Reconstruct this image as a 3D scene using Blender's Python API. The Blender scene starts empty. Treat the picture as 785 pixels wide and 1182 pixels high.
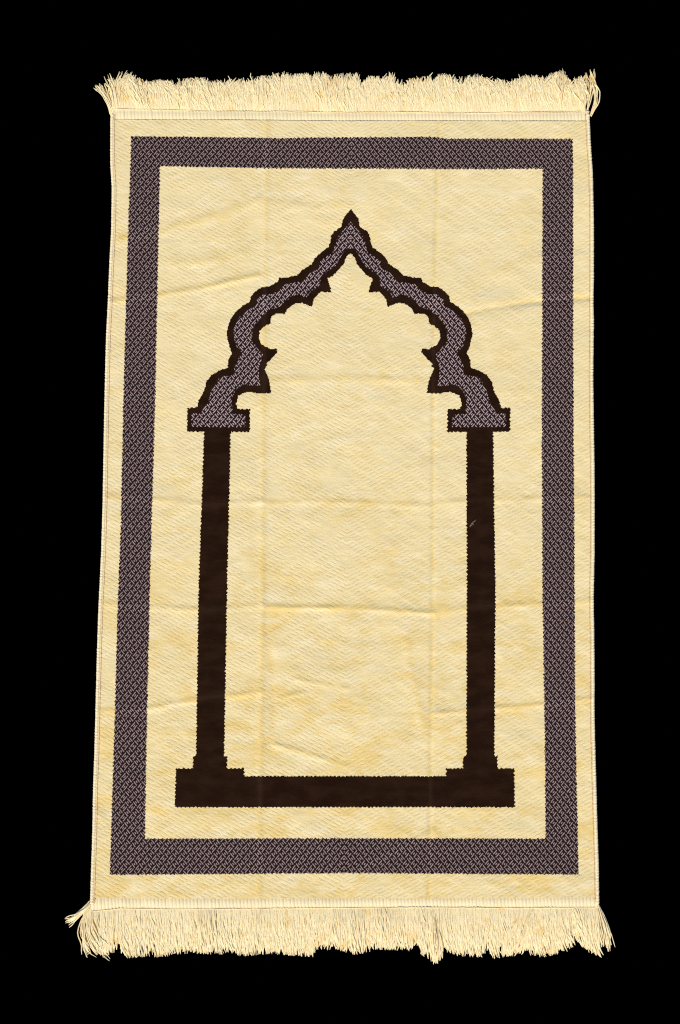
import bpy, math, random
import numpy as np
from mathutils import Vector

random.seed(7)
rng = np.random.default_rng(7)
S = bpy.context.scene
C = S.collection
R = math.radians

# ------------------------------------------------------------------ camera
PW, PH = 785.0, 1182.0            # the photograph's frame, used as drawing units
DIST = 1.9                        # camera to the middle of the rug, metres
MPP = 0.70 / 567.0                # metres per drawing unit at the middle
FPX = DIST / MPP
TILT = R(5.8)
cam_d = bpy.data.cameras.new('camera')
cam = bpy.data.objects.new('camera', cam_d)
C.objects.link(cam)
cam_d.sensor_fit = 'VERTICAL'
cam_d.sensor_height = 36.0
cam_d.lens = 36.0 * FPX / PH
cam_d.clip_start = 0.05
cam_d.clip_end = 100.0
cam.location = (0, -DIST * math.sin(TILT), DIST * math.cos(TILT))
cam.rotation_euler = (TILT, 0, 0)
S.camera = cam

# ------------------------------------------------------------------ light
SUN_EL, SUN_AZ = R(40), R(200)    # azimuth clockwise from +Y: light from the near left
w = bpy.data.worlds.new('World')
S.world = w
w.use_nodes = True
wn = w.node_tree.nodes
bg = wn['Background']
sky = wn.new('ShaderNodeTexSky')
sky.sky_type = 'NISHITA'
sky.sun_disc = False
sky.sun_elevation = SUN_EL
sky.sun_rotation = SUN_AZ
w.node_tree.links.new(sky.outputs[0], bg.inputs[0])
bg.inputs[1].default_value = 0.05
sd = bpy.data.lights.new('sun', 'SUN')
sd.energy = 1.5
sd.angle = R(14)
sd.color = (1.0, 0.88, 0.70)
sun = bpy.data.objects.new('sun', sd)
C.objects.link(sun)
to_sun = Vector((math.sin(SUN_AZ) * math.cos(SUN_EL), math.cos(SUN_AZ) * math.cos(SUN_EL), math.sin(SUN_EL)))
sun.rotation_euler = to_sun.to_track_quat('Z', 'Y').to_euler()
sun.location = to_sun * 3
S.view_settings.view_transform = 'Standard'
S.view_settings.look = 'None'
S.view_settings.exposure = 1.40
S.view_settings.gamma = 1.0
S.cycles.filter_width = 1.1
S.cycles.use_denoising = False
S.cycles.max_bounces = 16
S.cycles.diffuse_bounces = 10

# ------------------------------------------------------------------ helpers
def world(px, py, z=0.006):
    """point of the horizontal plane at height z under a drawing coordinate"""
    px = np.asarray(px, float); py = np.asarray(py, float); z = np.asarray(z, float)
    dx = (px - PW / 2) / FPX
    dy = -(py - PH / 2) / FPX
    c, s = math.cos(TILT), math.sin(TILT)
    wy = dy * c + s               # rotate the ray (dx, dy, -1) about X
    wz = dy * s - c
    t = (z - DIST * c) / wz
    return np.stack([dx * t, -DIST * s + wy * t, np.broadcast_to(z, t.shape) + 0 * t], -1)

def lerp_pts(pts, q):
    """x as a function of y (or y of x) along a traced line"""
    a = np.array(pts, float)
    return np.interp(q, a[:, 0], a[:, 1])

def link(o, parent=None):
    C.objects.link(o)
    if parent is not None:
        o.parent = parent
    return o

def mesh_obj(name, co, quads, m, parent=None, uv=None, smooth=True, fold_shade_wear=None):
    me = bpy.data.meshes.new(name)
    co = np.ascontiguousarray(co, np.float32); quads = np.ascontiguousarray(quads, np.int32)
    k = quads.shape[1]
    me.vertices.add(len(co)); me.vertices.foreach_set('co', co.ravel())
    me.loops.add(quads.size); me.loops.foreach_set('vertex_index', quads.ravel())
    me.polygons.add(len(quads))
    me.polygons.foreach_set('loop_start', np.arange(0, quads.size, k, dtype=np.int32))
    me.polygons.foreach_set('loop_total', np.full(len(quads), k, np.int32))
    me.polygons.foreach_set('use_smooth', np.full(len(quads), smooth))
    if uv is not None:
        l = me.uv_layers.new(name='UVMap')
        l.data.foreach_set('uv', np.ascontiguousarray(uv[quads.ravel()], np.float32).ravel())
    if fold_shade_wear is not None:
        a = me.attributes.new('fold_shade_wear', 'FLOAT', 'POINT')
        a.data.foreach_set('value', np.ascontiguousarray(fold_shade_wear, np.float32))
    me.update(calc_edges=True)
    me.validate()
    me.materials.append(m)
    return link(bpy.data.objects.new(name, me), parent)

def tubes(paths, radii, sides=5):
    """many tubes at once: paths (n, k, 3), radii (n, k) -> verts, quads"""
    n, k, _ = paths.shape
    tan = np.gradient(paths, axis=1)
    tan /= np.linalg.norm(tan, axis=2, keepdims=True) + 1e-9
    up = np.array([0, 0, 1.0])
    a = np.cross(tan, up); a /= np.linalg.norm(a, axis=2, keepdims=True) + 1e-9
    b = np.cross(a, tan)
    ang = np.arange(sides) * 2 * np.pi / sides
    ring = (a[:, :, None] * np.cos(ang)[None, None, :, None] + b[:, :, None] * np.sin(ang)[None, None, :, None])
    co = paths[:, :, None] + ring * radii[:, :, None, None]
    idx = np.arange(n * k * sides).reshape(n, k, sides)
    nx = np.roll(idx, -1, axis=2)
    q = np.stack([idx[:, :-1], nx[:, :-1], nx[:, 1:], idx[:, 1:]], -1).reshape(-1, 4)
    return co.reshape(-1, 3), q

def value_noise(x, y, seed=0):
    r = np.random.default_rng(seed)
    g = r.random((257, 257))
    xi = np.floor(x).astype(int); yi = np.floor(y).astype(int)
    fx = x - xi; fy = y - yi
    fx = fx * fx * (3 - 2 * fx); fy = fy * fy * (3 - 2 * fy)
    xi %= 256; yi %= 256
    return ((g[yi, xi] * (1 - fx) + g[yi, xi + 1] * fx) * (1 - fy) +
            (g[yi + 1, xi] * (1 - fx) + g[yi + 1, xi + 1] * fx) * fy) * 2 - 1

def inside(poly, x, y):
    p = np.array(poly, float)
    out = np.zeros(x.shape, bool)
    box = (x >= p[:, 0].min()) & (x <= p[:, 0].max()) & (y >= p[:, 1].min()) & (y <= p[:, 1].max())
    xs, ys = x[box], y[box]
    res = np.zeros(xs.shape, bool)
    for (x0, y0), (x1, y1) in zip(p, np.roll(p, -1, 0)):
        if y0 == y1:
            continue
        hit = ((y0 > ys) != (y1 > ys)) & (xs < (x1 - x0) * (ys - y0) / (y1 - y0) + x0)
        res ^= hit
    out[box] = res
    return out

# ------------------------------------------------------------------ materials
class Graph:
    def __init__(self, name):
        self.m = bpy.data.materials.new(name)
        self.m.use_nodes = True
        self.t = self.m.node_tree
        self.bsdf = self.t.nodes['Principled BSDF']
    def n(self, typ, **kw):
        nd = self.t.nodes.new(typ)
        for k, v in kw.items():
            setattr(nd, k, v)
        return nd
    def put(self, sock, v):
        if hasattr(v, 'is_output'):
            self.t.links.new(v, sock)
        else:
            sock.default_value = v
    def f(self, op, a, b=0.0, c=0.0):
        nd = self.n('ShaderNodeMath', operation=op)
        for i, v in enumerate((a, b, c)):
            self.put(nd.inputs[i], v)
        return nd.outputs[0]
    def uv(self):
        s = self.n('ShaderNodeSeparateXYZ')
        u = self.n('ShaderNodeUVMap'); u.uv_map = 'UVMap'
        self.t.links.new(u.outputs[0], s.inputs[0])
        return s.outputs[0], s.outputs[1], u.outputs[0]
    def step(self, v, a, b):
        nd = self.n('ShaderNodeMapRange', interpolation_type='SMOOTHSTEP')
        self.put(nd.inputs[0], v)
        nd.inputs[1].default_value = a; nd.inputs[2].default_value = b
        return nd.outputs[0]
    def noise(self, vec, scale, detail=2.0, rough=0.5):
        nd = self.n('ShaderNodeTexNoise')
        if vec is not None:
            self.t.links.new(vec, nd.inputs['Vector'])
        nd.inputs['Scale'].default_value = scale
        nd.inputs['Detail'].default_value = detail
        nd.inputs['Roughness'].default_value = rough
        return nd.outputs[0]
    def scaled(self, vec, sx, sy):
        nd = self.n('ShaderNodeMapping')
        self.t.links.new(vec, nd.inputs[0])
        nd.inputs['Scale'].default_value = (sx, sy, 1)
        return nd.outputs[0]
    def mix(self, f, a, b):
        nd = self.n('ShaderNodeMix', data_type='RGBA')
        self.put(nd.inputs[0], f)
        self.put(nd.inputs[6], a); self.put(nd.inputs[7], b)
        return nd.outputs[2]
    def bump(self, h, dist, strength=1.0):
        nd = self.n('ShaderNodeBump')
        nd.inputs['Strength'].default_value = strength
        nd.inputs['Distance'].default_value = dist
        self.put(nd.inputs['Height'], h)
        self.put(self.bsdf.inputs['Normal'], nd.outputs[0])
    def set(self, **kw):
        for k, v in kw.items():
            self.put(self.bsdf.inputs[k.replace('_', ' ')], v)

def rgb(r, g, b):
    return (r, g, b, 1.0)

def cream_pile():
    g = Graph('cream_pile')
    u, v, uv = g.uv()
    au = g.f('ABSOLUTE', u)
    # chevron twill: slanted short grooves, mirrored about the middle line
    wob = g.f('MULTIPLY', g.f('SUBTRACT', g.noise(uv, 60, 1.0), 0.5), 0.5)
    ph = g.f('ADD', g.f('DIVIDE', g.f('SUBTRACT', v, g.f('MULTIPLY', au, 0.52)), 0.0057), wob)
    row = g.f('FLOOR', ph)
    fr = g.f('FRACT', ph)
    groove = g.f('SUBTRACT', 1.0, g.step(g.f('ABSOLUTE', g.f('SUBTRACT', fr, 0.5)), 0.06, 0.30))
    along = g.f('ADD', g.f('DIVIDE', au, 0.0125), g.f('MULTIPLY', row, 0.37))
    dash = g.f('ABSOLUTE', g.f('SUBTRACT', g.f('FRACT', along), 0.5))
    dash = g.f('SUBTRACT', 1.0, g.step(dash, 0.27, 0.46))
    keep = g.step(g.noise(uv, 26, 2.0), 0.28, 0.55)
    groove = g.f('MULTIPLY', g.f('MULTIPLY', groove, dash), keep)
    fuzz = g.noise(uv, 620, 2.0, 0.7)
    nap = g.noise(g.scaled(uv, 1.0, 2.2), 70, 4.0, 0.6)
    lay = g.noise(g.scaled(uv, 1.0, 1.8), 34, 5.0, 0.68)
    zone = g.step(g.noise(uv, 9, 2.0), 0.35, 0.65)
    h = g.f('ADD', g.f('MULTIPLY', groove, -0.22), g.f('MULTIPLY', fuzz, 0.42))
    h = g.f('ADD', h, g.f('MULTIPLY', nap, 0.7))
    # yarn: ivory tips over a deeper honey coloured ground that shows in the grooves;
    # the folds' golden shade and the rubbed nap's sheen are painted into the colour
    att = g.n('ShaderNodeAttribute'); att.attribute_name = 'fold_shade_wear'
    fold_shade = g.f('MULTIPLY', att.outputs['Fac'], g.f('MULTIPLY_ADD', lay, 1.5, 0.0))
    low = g.step(v, 0.85, 0.30)            # golden tone grows towards the lower half
    rub_sheen = g.f('MULTIPLY', g.step(lay, 0.44, 0.66), g.f('MULTIPLY_ADD', zone, g.f('MULTIPLY_ADD', low, 0.55, 0.30), 0.12))
    band = g.step(g.noise(g.scaled(uv, 1.0, 1.7), 13, 4.0, 0.58), 0.47, 0.62)
    rub_sheen = g.f('ADD', g.f('MULTIPLY_ADD', low, 0.16, rub_sheen), g.f('MULTIPLY', band, g.f('MULTIPLY_ADD', low, 0.48, 0.18)))
    brushed_sheen = g.step(g.noise(g.scaled(uv, 0.9, 2.2), 24, 4.0, 0.62), 0.50, 0.68)
    deep = g.f('MINIMUM', g.f('ADD', rub_sheen, fold_shade), 1.0)
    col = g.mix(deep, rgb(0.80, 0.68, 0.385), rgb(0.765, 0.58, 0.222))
    col = g.mix(g.f('MULTIPLY', brushed_sheen, 0.55), col, rgb(0.86, 0.76, 0.50))  # pale highlights of the brushed nap painted into the colour
    col = g.mix(g.f('MULTIPLY', groove, 0.20), col, rgb(0.56, 0.42, 0.185))
    col = g.mix(g.f('MULTIPLY', g.step(fuzz, 0.45, 0.75), 0.15), col, rgb(0.64, 0.50, 0.26))
    g.set(Base_Color=col, Roughness=0.6, Specular_IOR_Level=0.2, Sheen_Weight=0.15,
          Sheen_Roughness=0.4, Sheen_Tint=rgb(1, 0.95, 0.82))
    g.bump(h, 0.0011, 0.9)
    return g.m

def basket_pile(name, thread, ground):
    g = Graph(name)
    u, v, uv = g.uv()
    au = g.f('ABSOLUTE', u)
    wob = g.f('MULTIPLY', g.f('SUBTRACT', g.noise(uv, 90, 1.0), 0.5), 0.22)
    x = g.f('ADD', g.f('DIVIDE', au, 0.0114), wob)
    y = g.f('DIVIDE', v, 0.0140)
    P = g.f('ADD', x, y); Q = g.f('SUBTRACT', x, y)
    par = g.f('FLOORED_MODULO', g.f('ADD', g.f('FLOOR', P), g.f('FLOOR', Q)), 2.0)
    fp = g.f('FRACT', P); fq = g.f('FRACT', Q)
    def strokes(a, b, n, ga, gb):
        # n yarns side by side across a, each running along b; dark gaps ga, gb round the block
        d = g.f('ABSOLUTE', g.f('SUBTRACT', a, 0.5))
        t = g.f('DIVIDE', g.f('SUBTRACT', a, ga), 1.0 - 2 * ga)
        q = g.f('ABSOLUTE', g.f('SUBTRACT', g.f('FRACT', g.f('MULTIPLY', t, n)), 0.5))
        q = g.f('SUBTRACT', 1.0, g.step(q, 0.10, 0.40))
        q = g.f('MULTIPLY', q, g.f('SUBTRACT', 1.0, g.step(d, 0.5 - ga - 0.02, 0.5 - ga + 0.05)))
        # the middle yarn of a block is the shortest
        lim = g.f('SUBTRACT', 0.5 - gb, g.f('MULTIPLY', g.f('SUBTRACT', 1.0, g.step(d, 0.10, 0.22)), 0.22))
        e = g.f('SUBTRACT', lim, g.f('ABSOLUTE', g.f('SUBTRACT', b, 0.5)))
        e = g.step(e, -0.04, 0.06)
        return g.f('MULTIPLY', q, e)
    s0 = strokes(fq, fp, 3.0, 0.03, 0.095)
    s1 = strokes(fp, fq, 3.0, 0.06, 0.06)
    s = g.f('ADD', g.f('MULTIPLY', s0, g.f('SUBTRACT', 1.0, par)), g.f('MULTIPLY', s1, par))
    att = g.n('ShaderNodeAttribute'); att.attribute_name = 'fold_shade_wear'
    worn = g.f('ADD', g.f('MULTIPLY_ADD', g.noise(uv, 150, 2.0), 0.8, 0.5), g.f('MULTIPLY', att.outputs['Fac'], 1.0))
    s = g.f('MINIMUM', g.f('MULTIPLY', s, worn), 1.3)
    col = g.mix(s, ground, thread)
    g.set(Base_Color=col, Roughness=0.8, Specular_IOR_Level=0.06)
    g.bump(g.f('ADD', g.f('MULTIPLY', s, 0.6), g.f('MULTIPLY', g.noise(uv, 600, 2.0), 0.5)), 0.0007, 0.7)
    return g.m

def dark_pile(name, c0, c1):
    g = Graph(name)
    u, v, uv = g.uv()
    n1 = g.noise(g.scaled(uv, 1.0, 2.0), 30, 3.0, 0.6)
    n2 = g.noise(uv, 520, 2.0, 0.6)
    att = g.n('ShaderNodeAttribute'); att.attribute_name = 'fold_shade_wear'
    col = g.mix(g.step(n1, 0.35, 0.7), c0, c1)
    col = g.mix(g.f('MULTIPLY', g.f('MULTIPLY', att.outputs['Fac'], n2), 0.9), col, rgb(0.045, 0.024, 0.014))
    g.set(Base_Color=col, Roughness=0.9, Specular_IOR_Level=0.04)
    g.bump(g.f('ADD', n2, g.f('MULTIPLY', n1, 1.5)), 0.0009, 0.8)
    return g.m

def yarn(name, c0, c1, c2, bump=0.0004, scale=900, through=0.0):
    g = Graph(name)
    geo = g.n('ShaderNodeNewGeometry')
    tc = g.n('ShaderNodeTexCoord')
    rnd = geo.outputs['Random Per Island']
    col = g.mix(rnd, c0, c1)
    patch = g.step(g.noise(tc.outputs['Object'], 45, 3.0, 0.6), 0.54, 0.74)
    col = g.mix(g.f('MULTIPLY', patch, 0.7), col, c2)
    g.set(Base_Color=col, Roughness=0.7, Specular_IOR_Level=0.25)
    g.bump(g.noise(tc.outputs['Object'], scale, 2.0, 0.6), bump, 0.6)
    if through:                   # loose yarn lets light through
        tr = g.n('ShaderNodeBsdfTranslucent'); g.put(tr.inputs[0], col)
        mx = g.n('ShaderNodeMixShader'); mx.inputs[0].default_value = through
        g.t.links.new(g.bsdf.outputs[0], mx.inputs[1]); g.t.links.new(tr.outputs[0], mx.inputs[2])
        g.t.links.new(mx.outputs[0], g.t.nodes['Material Output'].inputs[0])
    return g.m

M_CREAM = cream_pile()
M_BORDER = basket_pile('border_pile', rgb(0.33, 0.245, 0.245), rgb(0.0150, 0.0072, 0.0062))
M_ARCH = basket_pile('arch_pile', rgb(0.48, 0.36, 0.37), rgb(0.0150, 0.0070, 0.0070))
M_BROWN = dark_pile('brown_pile', rgb(0.0140, 0.0056, 0.0024), rgb(0.0225, 0.0096, 0.0048))
M_FRINGE = yarn('fringe_yarn', rgb(0.90, 0.79, 0.51), rgb(0.86, 0.71, 0.40), rgb(0.82, 0.58, 0.22), through=0.0)
M_HEM = yarn('hem_yarn', rgb(0.86, 0.74, 0.46), rgb(0.86, 0.74, 0.46), rgb(0.83, 0.69, 0.39))
M_CORD = yarn('cord_yarn', rgb(0.80, 0.62, 0.34), rgb(0.78, 0.60, 0.32), rgb(0.72, 0.52, 0.25))
M_SEAM = yarn('seam_yarn', rgb(0.62, 0.44, 0.25), rgb(0.60, 0.42, 0.23), rgb(0.52, 0.35, 0.18))
M_BIND = yarn('binding_yarn', rgb(0.86, 0.75, 0.50), rgb(0.84, 0.72, 0.46), rgb(0.80, 0.66, 0.38))
g_ = Graph('black_cloth'); g_.set(Base_Color=rgb(0, 0, 0), Roughness=1.0, Specular_IOR_Level=0.0); M_BLACK = g_.m
g_ = Graph('white_lint'); g_.set(Base_Color=rgb(0.20, 0.16, 0.12), Roughness=0.8); M_LINT = g_.m

# ------------------------------------------------------------------ the ground
gs = 40.0
ground = mesh_obj('ground', np.array([(-gs, -gs, 0), (gs, -gs, 0), (gs, gs, 0), (-gs, gs, 0)]), np.array([[0, 1, 2, 3]]), M_BLACK, smooth=False)
ground['kind'] = 'structure'

# ------------------------------------------------------------------ the rug: traced outline
LEFT = [(120, 128), (139.5, 127.3), (188, 127.3), (217.5, 129.0), (266, 128.3), (311, 125.9), (350, 124.4), (389, 122.4), (428, 121.4),
        (486.5, 120.1), (545, 119.1), (580, 118.5), (638.5, 116.8), (673.6, 115.1), (697, 113.9), (736, 112.5), (790.5, 111), (810, 110.5),
        (868, 109.1), (907.5, 107.6), (956, 106.8), (1005, 105.2), (1038, 104.2), (1060, 103.6)]
RIGHT = [(120, 680.6), (137.5, 680.8), (168.7, 682.2), (198, 684.4), (256.5, 685.6), (315, 685.6), (350, 685.1), (369.5, 685.6), (434, 684.8),
         (486.5, 685.5), (545, 686.4), (580, 686.5), (638, 686.4), (689, 685.3), (736, 686), (794, 686.4), (810, 686.1), (859, 687),
         (907.5, 688.4), (956, 689.7), (995, 691), (1034, 691.6), (1060, 692)]
TOP = [(100, 138.5), (200, 139.5), (300, 139.8), (400, 140.8), (500, 140.5), (600, 140.8), (700, 141)]       # pile meets hem
BOT = [(90, 1035), (200, 1036.5), (300, 1036.5), (400, 1036), (500, 1036), (600, 1035.5), (700, 1034.5)]
HEM_TOP = [(100, 126.8), (130, 127), (200, 128.2), (250, 130), (300, 129.4), (400, 131.2), (470, 130.6), (540, 131.6), (620, 130.8), (700, 129.5)]
HEM_BOT = [(90, 1051), (110, 1050.5), (140, 1047.5), (200, 1048.5), (300, 1047.6), (400, 1046.8), (500, 1046.2), (600, 1047), (700, 1046.2)]
EDGE = 4.6                        # width of the edge binding

CREASES = [  # points, height mm, width mm
    ([(128, 348), (185, 341), (240, 331), (298, 318)], 1.5, 3.4),
    ([(140, 276), (230, 255), (298, 232)], 0.9, 6.0),
    ([(298, 232), (360, 240), (405, 236)], 0.5, 5.0),
    ([(200, 305), (255, 300), (298, 286)], 0.5, 6.0),
    ([(536, 363), (575, 354), (615, 349), (690, 343)], -1.5, 3.2),
    ([(300, 440), (400, 437), (500, 440)], 0.8, 4.5),
    ([(500, 350), (600, 300), (680, 296)], 0.45, 7.0),
    ([(120, 574), (180, 577), (235, 583), (302, 579)], 0.8, 3.4),
    ([(302, 580), (410, 580), (500, 585)], 0.8, 3.4),
    ([(500, 581), (575, 577), (688, 574)], 0.7, 3.4),
    ([(114, 697), (175, 702), (240, 704), (302, 698)], 0.9, 3.6),
    ([(305, 701), (400, 702), (500, 708)], 1.4, 3.2),
    ([(500, 705), (560, 701), (688, 694)], 1.0, 3.6),
    ([(108, 822), (175, 818), (235, 806), (300, 800)], 1.3, 3.4),
    ([(500, 824), (575, 818), (640, 812), (688, 806)], 1.2, 3.2),
    ([(308, 730), (330, 716)], -1.0, 3.0),
    ([(318, 860), (350, 869), (398, 884)], 1.2, 3.2),
    ([(320, 806), (350, 800)], 0.8, 3.0),
    ([(345, 785), (400, 795)], 0.8, 3.0),
    ([(310, 740), (316, 800), (312, 870)], -0.9, 5.0),
    ([(470, 740), (492, 860)], 0.6, 5.0),
    ([(110, 935), (118, 945)], 0.8, 4.0),
    ([(309, 125), (305, 400), (303, 700), (299, 1055)], 1.1, 3.6),
    ([(506, 125), (500, 400), (499, 700), (495, 1055)], -1.0, 2.6),
    ([(500, 960), (420, 1000), (405, 1040)], 0.7, 4.0),
]

def pile_height(px, py):
    """height of the pile surface above the ground in metres, at drawing coordinates"""
    z = 0.0065 + 0.0010 * value_noise(px / 52, py / 46, 1) + 0.00042 * value_noise(px / 19, py / 15, 2) \
        + 0.00012 * value_noise(px / 7, py / 6, 3)
    for pts, a, wd in CREASES:
        p = np.array(pts, float)
        best = np.full(px.shape, 1e9); along = np.zeros(px.shape)
        for (x0, y0), (x1, y1) in zip(p[:-1], p[1:]):
            dx, dy = x1 - x0, y1 - y0
            t = np.clip(((px - x0) * dx + (py - y0) * dy) / (dx * dx + dy * dy), 0, 1)
            best = np.minimum(best, np.hypot(px - x0 - t * dx, py - y0 - t * dy))
        var = 0.75 + 0.5 * value_noise(px / 23 + 3, py / 23 + 9, int(abs(p[0, 0] * 7 + p[0, 1])))
        z = z + a * 0.00095 * var * np.exp(-(best * MPP * 1000 / (wd * 1.4)) ** 2)
    return z

def fold_tone_mask(px, py):
    """strength of the painted folds (golden shade on cream, lighter wear on brown), 0..1"""
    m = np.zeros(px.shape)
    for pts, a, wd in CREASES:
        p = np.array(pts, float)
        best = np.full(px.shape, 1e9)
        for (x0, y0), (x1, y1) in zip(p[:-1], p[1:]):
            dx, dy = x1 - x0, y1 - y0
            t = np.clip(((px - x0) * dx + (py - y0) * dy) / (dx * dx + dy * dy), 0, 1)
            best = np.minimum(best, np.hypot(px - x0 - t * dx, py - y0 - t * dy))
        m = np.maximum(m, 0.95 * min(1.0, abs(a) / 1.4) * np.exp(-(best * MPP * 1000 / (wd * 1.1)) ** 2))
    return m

# ------------------------------------------------------------------ the rug: woven design
ARCH = [(404.6, 241.7), (399.9, 247.5), (396.4, 251.9), (394.6, 258.6), (394.6, 261.3), (385.7, 267.1), (382.5, 271.6), (381.2, 279.6),
        (379.4, 284.9), (369.6, 292.1), (363.3, 298.2), (359.7, 304.8), (349.3, 311.2), (343, 317.5), (331, 320.4), (322.4, 320.4),
        (320, 325.5), (310.9, 330.7), (305.8, 330.8), (301.4, 331.6), (294.2, 336.9), (289.8, 341.4), (288.4, 348.1), (280, 353),
        (272.8, 359.2), (266.6, 367.3), (263.5, 375.3), (261.4, 386), (263.7, 395.3), (265.7, 403.4), (267.7, 408), (263.7, 414.6),
        (262.9, 422.5), (262.7, 424.5), (254.7, 426.9), (244.4, 432.6), (238.1, 440.6), (235.2, 452.1), (228.9, 462.4), (227.2, 470.8),
        (216.3, 470.8), (216, 498.3), (288.5, 498.8), (288.5, 472.2), (274.8, 472.2), (272.5, 465.9), (275.4, 456.7), (284.5, 452.7),
        (288.6, 452.4), (297.8, 454.2), (313.1, 453.9), (311.6, 443.2), (309.5, 435), (305.4, 425.9), (308.5, 422.3), (307.5, 419.5),
        (310.5, 417.2), (320.2, 407), (319.7, 402.4), (312.1, 402.9), (301.9, 397.3), (298.8, 390.2), (300.0, 382), (305.8, 376.2),
        (312.1, 373.6), (313, 366.0), (318.2, 362.3), (324.7, 362.2), (328.7, 362.8), (332.7, 355.9), (340.1, 350.8), (348.2, 349.6),
        (360.2, 354.2), (362.5, 345), (369.9, 337), (382.6, 337.6), (381.4, 331.3), (378, 321.5), (384.8, 318.1), (390, 312.4),
        (396.8, 305), (398.6, 299.2), (402.6, 293.4), (404.3, 293), (430, 293), (430, 241.7)]
FILL = [(404.8, 256), (400.8, 260.9), (394.6, 268), (388.3, 276.9), (387, 284), (384.3, 291.2), (370, 301.0), (368.8, 309.5),
        (357.3, 315.8), (352.7, 320.4), (348.2, 325.5), (339, 326.7), (328.7, 328.4), (322.4, 334.7), (313.8, 339.9), (303.6, 340.1),
        (296.5, 345.9), (295.6, 353), (286.2, 357.9), (276, 366.4), (269.7, 378.9), (269.3, 387), (272.8, 399.4), (279, 406.5),
        (276.4, 412.6), (270.8, 423.8), (271.0, 433), (253.6, 434.9), (244.4, 449.8), (241, 462.4), (234, 472.7), (233, 477.3),
        (221.5, 477.3), (221.5, 492.4), (282.8, 492.8), (282.8, 479), (268.5, 477.9), (266.8, 460.1), (273, 448.7), (280.5, 443.7),
        (288.6, 444.7), (300.9, 445.2), (298.8, 434), (298.8, 423.8), (303.9, 409.6), (297.8, 403.4), (291.2, 394.3), (290.9, 385),
        (293.3, 376.2), (303.7, 363.5), (312, 357.5), (322.9, 353.6), (335.5, 342.7), (344.7, 339.3), (353.9, 343.9), (358.5, 335.9),
        (369.4, 330.1), (370.5, 318.7), (379.1, 312.9), (388.3, 306), (392.8, 297.4), (399, 287.6), (404.4, 287.2), (430, 287), (430, 256)]
B_L = [(157, 151.6), (295, 147), (348, 145.6), (369, 144.8), (486, 141.9), (580, 140), (600, 139.6), (716, 135.2), (804, 133.2), (907, 130), (1010, 126.8)]
B_R = [(160, 661), (190, 661.6), (348, 661.7), (486, 662), (580, 662.8), (716, 663.6), (804, 664), (868, 664.8), (1010, 668)]
B_IL = [(193, 184.8), (480, 178.8), (680, 173), (880, 168.8), (968, 167.4)]
B_IR = [(195, 626.4), (480, 625.4), (680, 626.2), (880, 629.2), (968, 629.8)]
B_T = [(150, 157.2), (300, 158.8), (310, 159.4), (400, 158.6), (500, 158), (515, 160), (661, 160.2)]
B_IT = [(185, 191.7), (310, 194.2), (400, 194.6), (527, 195.2), (627, 195)]
B_IB = [(167, 968), (400, 967.6), (630, 968)]
B_B = [(127, 1010), (400, 1007.8), (668, 1009.6)]

NX, NY = 700, 1120
ys0 = np.linspace(0, 1, NY + 1); xs0 = np.linspace(0, 1, NX + 1)
# grid in drawing coordinates that follows the rug's own edges
px = np.zeros((NY + 1, NX + 1)); py = np.zeros((NY + 1, NX + 1))
yy = 139 + (1036 - 139) * ys0
for _ in range(3):
    if _ == 0:
        py[:] = yy[:, None]
    xl = np.interp(py, *np.array(LEFT).T) + EDGE - 1.2
    xr = np.interp(py, *np.array(RIGHT).T) - EDGE + 1.2
    px = xl + (xr - xl) * xs0[None, :]
    yt = lerp_pts(TOP, px) - 1.0; yb = lerp_pts(BOT, px) + 1.0
    py = yt + (yb - yt) * ys0[:, None]
Z = pile_height(px, py)
fold_shade_wear = fold_tone_mask(px, py + 1.5).ravel()  # moved up so the painted golden tone lies on the ridges' shaded side
co = world(px, py, Z)
uv = np.zeros((NY + 1, NX + 1, 2))
axis = 405 - (py - 245) * 0.0102                  # the design's middle line
flat = world(px, py, np.full(px.shape, 0.006))
uv[..., 0] = (px - axis) * MPP * (1 - 0.000066 * (py - 590))
uv[..., 1] = flat[..., 1] + 0.7
# which yarn each knot has
cx = (px[:-1, :-1] + px[1:, 1:]) / 2; cy = (py[:-1, :-1] + py[1:, 1:]) / 2
tri = lambda a: np.abs((a % 1.0) - 0.5) * 4 - 1
jx = 0.62 * tri(cy / 4.4 + 0.25 * value_noise(cx / 40, cy / 9, 13)) + 0.45 * value_noise(cx / 2.5, cy / 2.0, 11)
jy = 0.55 * tri(cx / 4.6 + 0.25 * value_noise(cx / 9, cy / 40, 14)) + 0.45 * value_noise(cx / 2.0, cy / 2.5, 12)
soft = np.where((cy < 466) & (cy > 215) & (cx > 200) & (cx < 610), 0.5, 1.0)   # the arch is drawn with finer steps
qx = cx + jx * soft; qy = cy + jy * soft
ax = 405 - (qy - 245) * 0.0102
hx = np.where(qx > ax, 2 * ax - qx, qx)           # the design is mirrored about its middle line
FIELD, BORDER, FILLING, OUTLINE, PILLAR_A, PILLAR_B, BEAM, PL_A, PL_B = range(9)
reg = np.full(cx.shape, FIELD)
outer = (qx > np.interp(qy, *np.array(B_L).T)) & (qx < np.interp(qy, *np.array(B_R).T)) & (qy > np.interp(qx, *np.array(B_T).T)) & (qy < np.interp(qx, *np.array(B_B).T))
inner = (qx > np.interp(qy, *np.array(B_IL).T)) & (qx < np.interp(qy, *np.array(B_IR).T)) & (qy > np.interp(qx, *np.array(B_IT).T)) & (qy < np.interp(qx, *np.array(B_IB).T))
reg[outer & ~inner] = BORDER
side = np.where(qx > ax, 1, 0)
shl = np.interp(qy, [498, 680, 872], [235.6, 229.2, 226.4]); shr = np.interp(qy, [498, 680, 872], [266.4, 262.2, 258.8])
shaft = (qy > 498) & (qy < 872.5) & (hx > shl) & (hx < shr)
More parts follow.
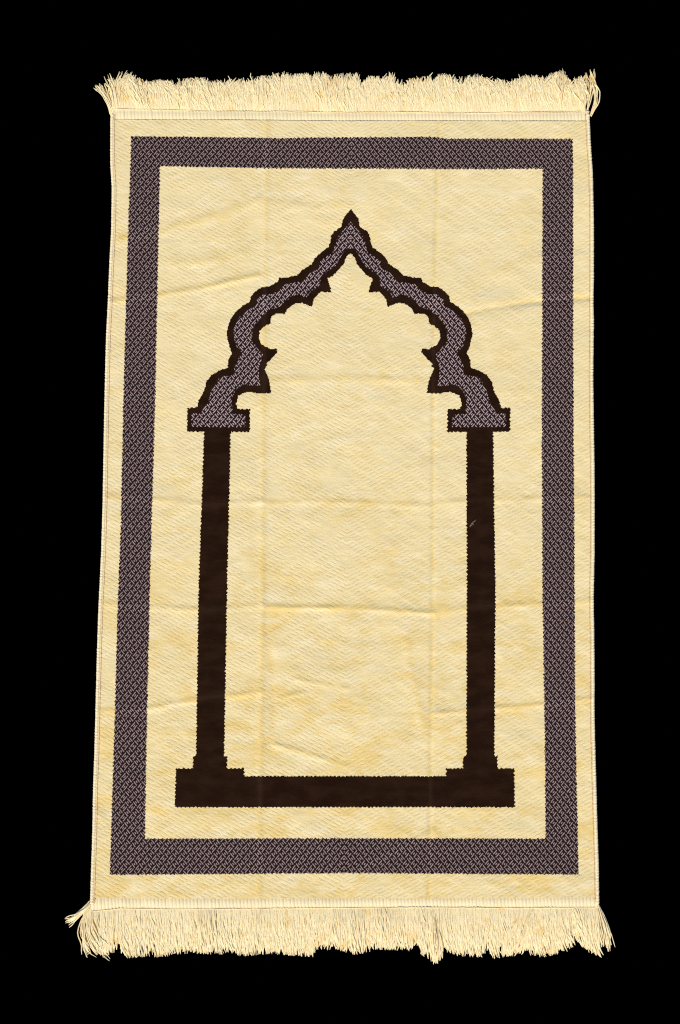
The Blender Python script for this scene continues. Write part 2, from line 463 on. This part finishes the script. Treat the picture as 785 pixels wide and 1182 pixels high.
neck = (qy >= 872.5) & (qy < 888) & (hx > 222.8) & (hx < 262.5)
plinth = (qy >= 886.8) & (qy < 931.8) & (hx > np.interp(qy, [887, 932], [203.2, 201.6])) & (hx < 281.9)
beam = (qy >= 895.9) & (qy < 931.8) & (hx >= 281.9)
reg[shaft & (side == 0)] = PILLAR_A; reg[shaft & (side == 1)] = PILLAR_B
reg[(neck | plinth) & (side == 0)] = PL_A; reg[(neck | plinth) & (side == 1)] = PL_B
reg[beam] = BEAM
arch = inside(ARCH, hx, qy)
reg[arch] = OUTLINE
reg[inside(FILL, hx, qy)] = FILLING
# the shorn patterned pile lies a touch lower than the cream pile (one height per knot corner, so no gaps)
vid = np.arange((NY + 1) * (NX + 1)).reshape(NY + 1, NX + 1)
quads = np.stack([vid[1:, :-1], vid[1:, 1:], vid[:-1, 1:], vid[:-1, :-1]], -1)
co = co.reshape(-1, 3); uv = uv.reshape(-1, 2)

rug = bpy.data.objects.new('prayer_rug', None)
link(rug)
rug.empty_display_size = 0.2
rug['label'] = 'cream prayer rug with brown arch, patterned border and fringed ends lying flat on black'
rug['category'] = 'rug'

def pile_part(name, code, m, parent):
    q = quads[reg == code]
    used, inv = np.unique(q, return_inverse=True)
    return mesh_obj(name, co[used], inv.reshape(-1, 4), m, parent, uv[used], True, fold_shade_wear[used])

pile_part('field', FIELD, M_CREAM, rug)
pile_part('border_band', BORDER, M_BORDER, rug)
arch_o = pile_part('arch', FILLING, M_ARCH, rug)
pile_part('arch_outline', OUTLINE, M_BROWN, arch_o)
for a, b in ((PILLAR_A, PL_A), (PILLAR_B, PL_B)):
    p = pile_part('pillar', a, M_BROWN, rug)
    pile_part('plinth', b, M_BROWN, p)
pile_part('base_beam', BEAM, M_BROWN, rug)

# ------------------------------------------------------------------ edge bindings (whipped cords along the long sides)
def binding(line, sgn):
    n = 1100
    y = np.linspace(132.5, 1043, n)
    x = np.interp(y, *np.array(line).T) - sgn * EDGE / 2
    z = pile_height(x, y)
    p = world(x, y, z * 0.6)
    rad = 0.0029 * (1 + 0.05 * np.sin(np.arange(n) * 2 * np.pi / 4) + 0.05 * rng.standard_normal(n))
    c, q = tubes(p[None], rad[None], 12)
    b = mesh_obj('edge_binding', c, q, M_BIND, rug)
    xs = x - sgn * (EDGE / 2 + 0.3)
    p = world(xs, y, pile_height(xs, y) + 0.0002)
    rad = 0.00055 * (1 + 0.35 * np.sin(np.arange(n) * 2 * np.pi / 7))
    c, q = tubes(p[None], rad[None], 6)
    mesh_obj('seam', c, q, M_SEAM, b)
binding(LEFT, -1)
binding(RIGHT, 1)

# ------------------------------------------------------------------ hems: a row of overlock stitches and a cord at the fringe
def hem(edge, outer, pitch, slant, holes):
    x0 = np.interp(lerp_pts(edge, 120), *np.array(LEFT).T) + 0.8
    x1 = np.interp(lerp_pts(edge, 680), *np.array(RIGHT).T) - 0.8
    n = int((x1 - x0) / pitch)
    sub, rows = 8, 11
    s = np.arange(n * sub + 1)
    t = np.linspace(0, 1, rows)
    jit = np.repeat(rng.standard_normal(n + 1), sub)[:len(s)]
    X = x0 + (x1 - x0) * s[None, :] / (n * sub) + slant * (t[:, None] - 0.5)
    dd = 1.0 if lerp_pts(outer, 400) > lerp_pts(edge, 400) else -1.0
    Ya = lerp_pts(edge, X); Yb = lerp_pts(outer, X) + dd * 0.4
    Y = Ya + (Yb - Ya) * t[:, None]
    prof = np.maximum(np.sin(np.pi * (0.10 + 0.80 * t)) ** 0.6, np.where(t > 0.5, 0.72, 0.62))
    rib = np.abs(np.sin(np.pi * s / sub)) ** 0.7
    z = pile_height(X, Y) * 0.6 + 0.0020 * prof[:, None] * (0.62 + 0.38 * rib[None, :]) * (1 + 0.10 * jit[None, :])
    p = world(X, Y, z)
    idx = np.arange(p.shape[0] * p.shape[1]).reshape(p.shape[:2])
    q = np.stack([idx[:-1, :-1], idx[:-1, 1:], idx[1:, 1:], idx[1:, :-1]], -1).reshape(-1, 4)
    if Yb.mean() > Ya.mean():
        q = q[:, ::-1]
    h = mesh_obj('hem', p.reshape(-1, 3), q, M_HEM, rug)
    # chain stitched cord
    k = 900
    xx = np.linspace(x0, x1, k)
    d = 1.0 if Yb.mean() > Ya.mean() else -1.0
    yv = lerp_pts(outer, xx) + d * 1.0 + 0.25 * value_noise(xx / 6, xx * 0, 21)
    pp = world(xx, yv, 0.0043 + 0.0003 * value_noise(xx / 14, xx * 0, 22))
    rad = 0.00125 * (1 + 0.18 * np.sin(np.arange(k) * 2 * np.pi / 6))
    c, q = tubes(pp[None], rad[None], 8)
    mesh_obj('cord', c, q, M_CORD, h)
    return h
hem(TOP, HEM_TOP, 4.0, 0.0, False)
hem(BOT, HEM_BOT, 4.1, 0.6, True)

# ------------------------------------------------------------------ fringes
TIP_TOP = [(110, 99), (118, 94), (125, 90), (133, 92), (140, 87), (145, 83.5), (152, 85), (158, 90), (165, 89), (180, 91), (200, 92.5), (215, 90), (225, 87.5),
           (232, 90), (240, 87), (250, 92), (262, 91), (272, 92), (280, 88.5), (288, 92), (300, 86.5), (312, 86.5), (322, 80.5), (335, 84), (350, 84),
           (360, 82.5), (375, 81.5), (380, 86), (395, 84.5), (405, 83.5), (412, 83.5), (418, 89), (430, 87.5), (445, 88), (453, 82), (458, 92), (464, 94),
           (475, 89.5), (490, 87.5), (505, 87.5), (513, 83.5), (522, 88.5), (540, 86.5), (550, 84.5), (562, 88.5), (575, 91.5), (585, 92), (595, 89.5),
           (610, 85.5), (622, 85.5), (633, 91), (640, 83), (648, 80.5), (655, 84), (663, 91), (672, 87), (680, 82), (690, 86)]
TIP_BOT = [(88, 1080), (97, 1091), (105, 1098), (112, 1103), (120, 1104), (130, 1101), (140, 1106), (155, 1106), (170, 1105), (190, 1105), (205, 1102), (215, 1101),
           (222, 1099), (232, 1103), (245, 1101), (255, 1103), (265, 1099), (278, 1104), (292, 1103), (305, 1102), (318, 1101), (330, 1103), (345, 1104),
           (360, 1105), (363, 1099), (365, 1093), (372, 1097), (390, 1096), (400, 1101), (410, 1102), (420, 1101), (424, 1097), (435, 1096), (445, 1097),
           (455, 1097), (459, 1091), (463, 1097), (475, 1099), (482, 1096), (490, 1106), (500, 1111), (504, 1113), (510, 1105), (515, 1098), (525, 1103),
           (540, 1105), (560, 1105), (572, 1107), (590, 1104), (610, 1101), (618, 1105), (630, 1105), (645, 1101), (660, 1095), (665, 1089), (672, 1093),
           (685, 1101), (695, 1107), (703, 1098), (710, 1090)]

def strands(bx, by, tx, ty, zmid, wiggle, bow, r0, k=12):
    """yarn ends from base to tip in drawing coordinates, with curl and lift"""
    n = len(bx)
    t = np.linspace(0, 1, k)[None, :]
    X = bx[:, None] + (tx - bx)[:, None] * t
    Y = by[:, None] + (ty - by)[:, None] * t
    dx = (tx - bx)[:, None]; dy = (ty - by)[:, None]
    L = np.hypot(dx, dy) + 1e-6
    nx, ny = -dy / L, dx / L
    f1 = rng.uniform(0.5, 1.3, (n, 1)); p1 = rng.uniform(0, 6.28, (n, 1))
    f2 = rng.uniform(1.6, 3.2, (n, 1)); p2 = rng.uniform(0, 6.28, (n, 1))
    off = (np.sin(6.28 * f1 * t + p1) - np.sin(p1)) * wiggle * np.minimum(rng.lognormal(-0.45, 0.6, (n, 1)), 2.6) * t ** 0.8 \
        + (np.sin(6.28 * f2 * t + p2) - np.sin(p2)) * wiggle * 0.35 * t ** 0.7 + np.asarray(bow).reshape(-1, 1) * np.sin(np.pi * t)
    X = X + nx * off; Y = Y + ny * off
    z = 0.0035 + (zmid[:, None] - 0.002) * np.sin(np.pi * np.clip(t * 0.93 + 0.05, 0, 1)) ** 0.8 \
        + 0.0012 * np.sin(6.28 * f2 * t + p1) * t
    z = np.maximum(z, 0.0011)
    P = world(X, Y, z)
    rad = np.full((n, k), r0) * rng.uniform(0.8, 1.2, (n, 1))
    rad[:, -1] *= 0.45
    rad[:, 0] *= 0.9
    return tubes(P, rad, 5)

def fringe(hem_line, tip_line, down, xl, xr, lean_l, lean_r, wig):
    # the back layer of short, straight yarn
    n = 1500
    bx = np.sort(rng.uniform(xl, xr, n)); by = lerp_pts(hem_line, bx) + (1.0 if down else -1.0)
    tx = bx + rng.normal(0, 3.0, n); tip = lerp_pts(tip_line, tx)
    ty = by + (tip - by) * rng.uniform(0.70, 0.93, n)
    c, q = strands(bx, by, tx, ty, rng.uniform(0.002, 0.0035, n), wig * 0.7, np.zeros(n), 0.00125)
    root = mesh_obj('fringe', c, q, M_FRINGE, rug)
    # tufts of yarn that lie together over it
    cuts = [xl]
    while cuts[-1] < xr - 9:
        cuts.append(cuts[-1] + rng.uniform(9, 20))
    cuts[-1] = xr
    for a, b in zip(cuts[:-1], cuts[1:]):
        n = int((b - a) * 2.3)
        bx = rng.uniform(a - 1.5, b + 1.5, n)
        bx = np.clip(bx, xl - 0.5, xr + 0.5)
        by = lerp_pts(hem_line, bx) + (1.0 if down else -1.0)
        mid = (a + b) / 2
        g = (mid - xl) / (xr - xl)
        edge = lean_l * max(0, 1 - g / 0.06) + lean_r * max(0, 1 - (1 - g) / 0.06)
        lean = rng.normal(0, 4.5) + edge
        sq = rng.uniform(0.35, 1.0)
        tx = mid + (bx - mid) * sq + lean + rng.normal(0, 1.6, n)
        tip = lerp_pts(tip_line, tx)
        ty = by + (tip - by) * np.where(rng.random(n) < 0.6, rng.uniform(0.93, 1.0, n), rng.uniform(0.6, 0.97, n))
        zm = rng.uniform(0.0022, 0.0048) + rng.uniform(-0.001, 0.001, n)
        bow = rng.normal(0, 2.2) + rng.normal(0, 0.6, n)
        c, q = strands(bx, by, tx, ty, zm, wig, bow, 0.00098)
        mesh_obj('tuft', c, q, M_FRINGE, root)
    return root

ft = fringe(HEM_TOP, TIP_TOP, False, 129, 674, -9, 3, 3.6)
fb = fringe(HEM_BOT, TIP_BOT, True, 108, 690, -3, 11, 1.9)

def tassel(parent, bx, by, tx, ty, sb, st, n, bow, wig=1.2, z=0.004, r=0.0008):
    c, q = strands(bx + rng.normal(0, sb, n), by + rng.normal(0, sb, n), tx + rng.normal(0, st, n), ty + rng.normal(0, st, n),
                   rng.uniform(0.5, 1.5, n) * z, wig, bow + rng.normal(0, 1.2, n), r)
    mesh_obj('tassel', c, q, M_FRINGE, parent)
tassel(ft, 128, 131, 113, 99, 1.2, 1.6, 20, 3.5)
tassel(ft, 129, 129, 126, 91, 1.2, 2.4, 18, 3.5)
tassel(ft, 134, 127, 147, 85, 2.0, 2.6, 26, -4.0)
tassel(ft, 682, 133, 683, 86, 0.8, 2.6, 8, 5.0, 2.0)
tassel(ft, 678, 130, 680, 84, 1.6, 3.0, 7, 1.0, 2.6)
tassel(ft, 675, 131, 668, 90, 1.6, 2.6, 9, -1.5, 2.6)
tassel(ft, 671, 130, 674, 96, 2.0, 2.4, 7, 2.5, 3.0)
tassel(ft, 650, 118, 648, 82, 4.0, 3.4, 16, 0.0, 2.4, 0.006)
tassel(fb, 103, 1042, 78, 1063, 1.4, 2.6, 18, -2.0, 1.0)
tassel(fb, 103, 1046, 105, 1099, 1.6, 4.0, 22, 7.0, 2.4)
tassel(fb, 105, 1048, 120, 1100, 1.6, 5.0, 18, 6.0, 3.0)
tassel(fb, 690, 1046, 703, 1094, 1.2, 2.6, 18, -2.0, 0.8)
tassel(fb, 502, 1058, 502, 1109, 2.5, 2.2, 16, 0.0, 1.6, 0.006)

# ------------------------------------------------------------------ a fleck of lint on the pillar
n = 7
c, q = strands(np.array([541.5, 542, 542, 543, 544, 543, 545.0]), np.array([608.5, 607, 609, 606, 605, 604, 603.0]),
               np.array([546, 547.5, 545, 548.5, 548, 547, 549.0]), np.array([604, 602, 606, 601, 602, 605, 600.5]),
               np.full(n, 0.002), 0.5, np.zeros(n), 0.0003, 8)
c[:, 2] += 0.0055
lint = mesh_obj('lint_fleck', c, q, M_LINT)
lint['label'] = 'tiny pale fleck of lint stuck on the right brown pillar of the rug'
lint['category'] = 'lint'
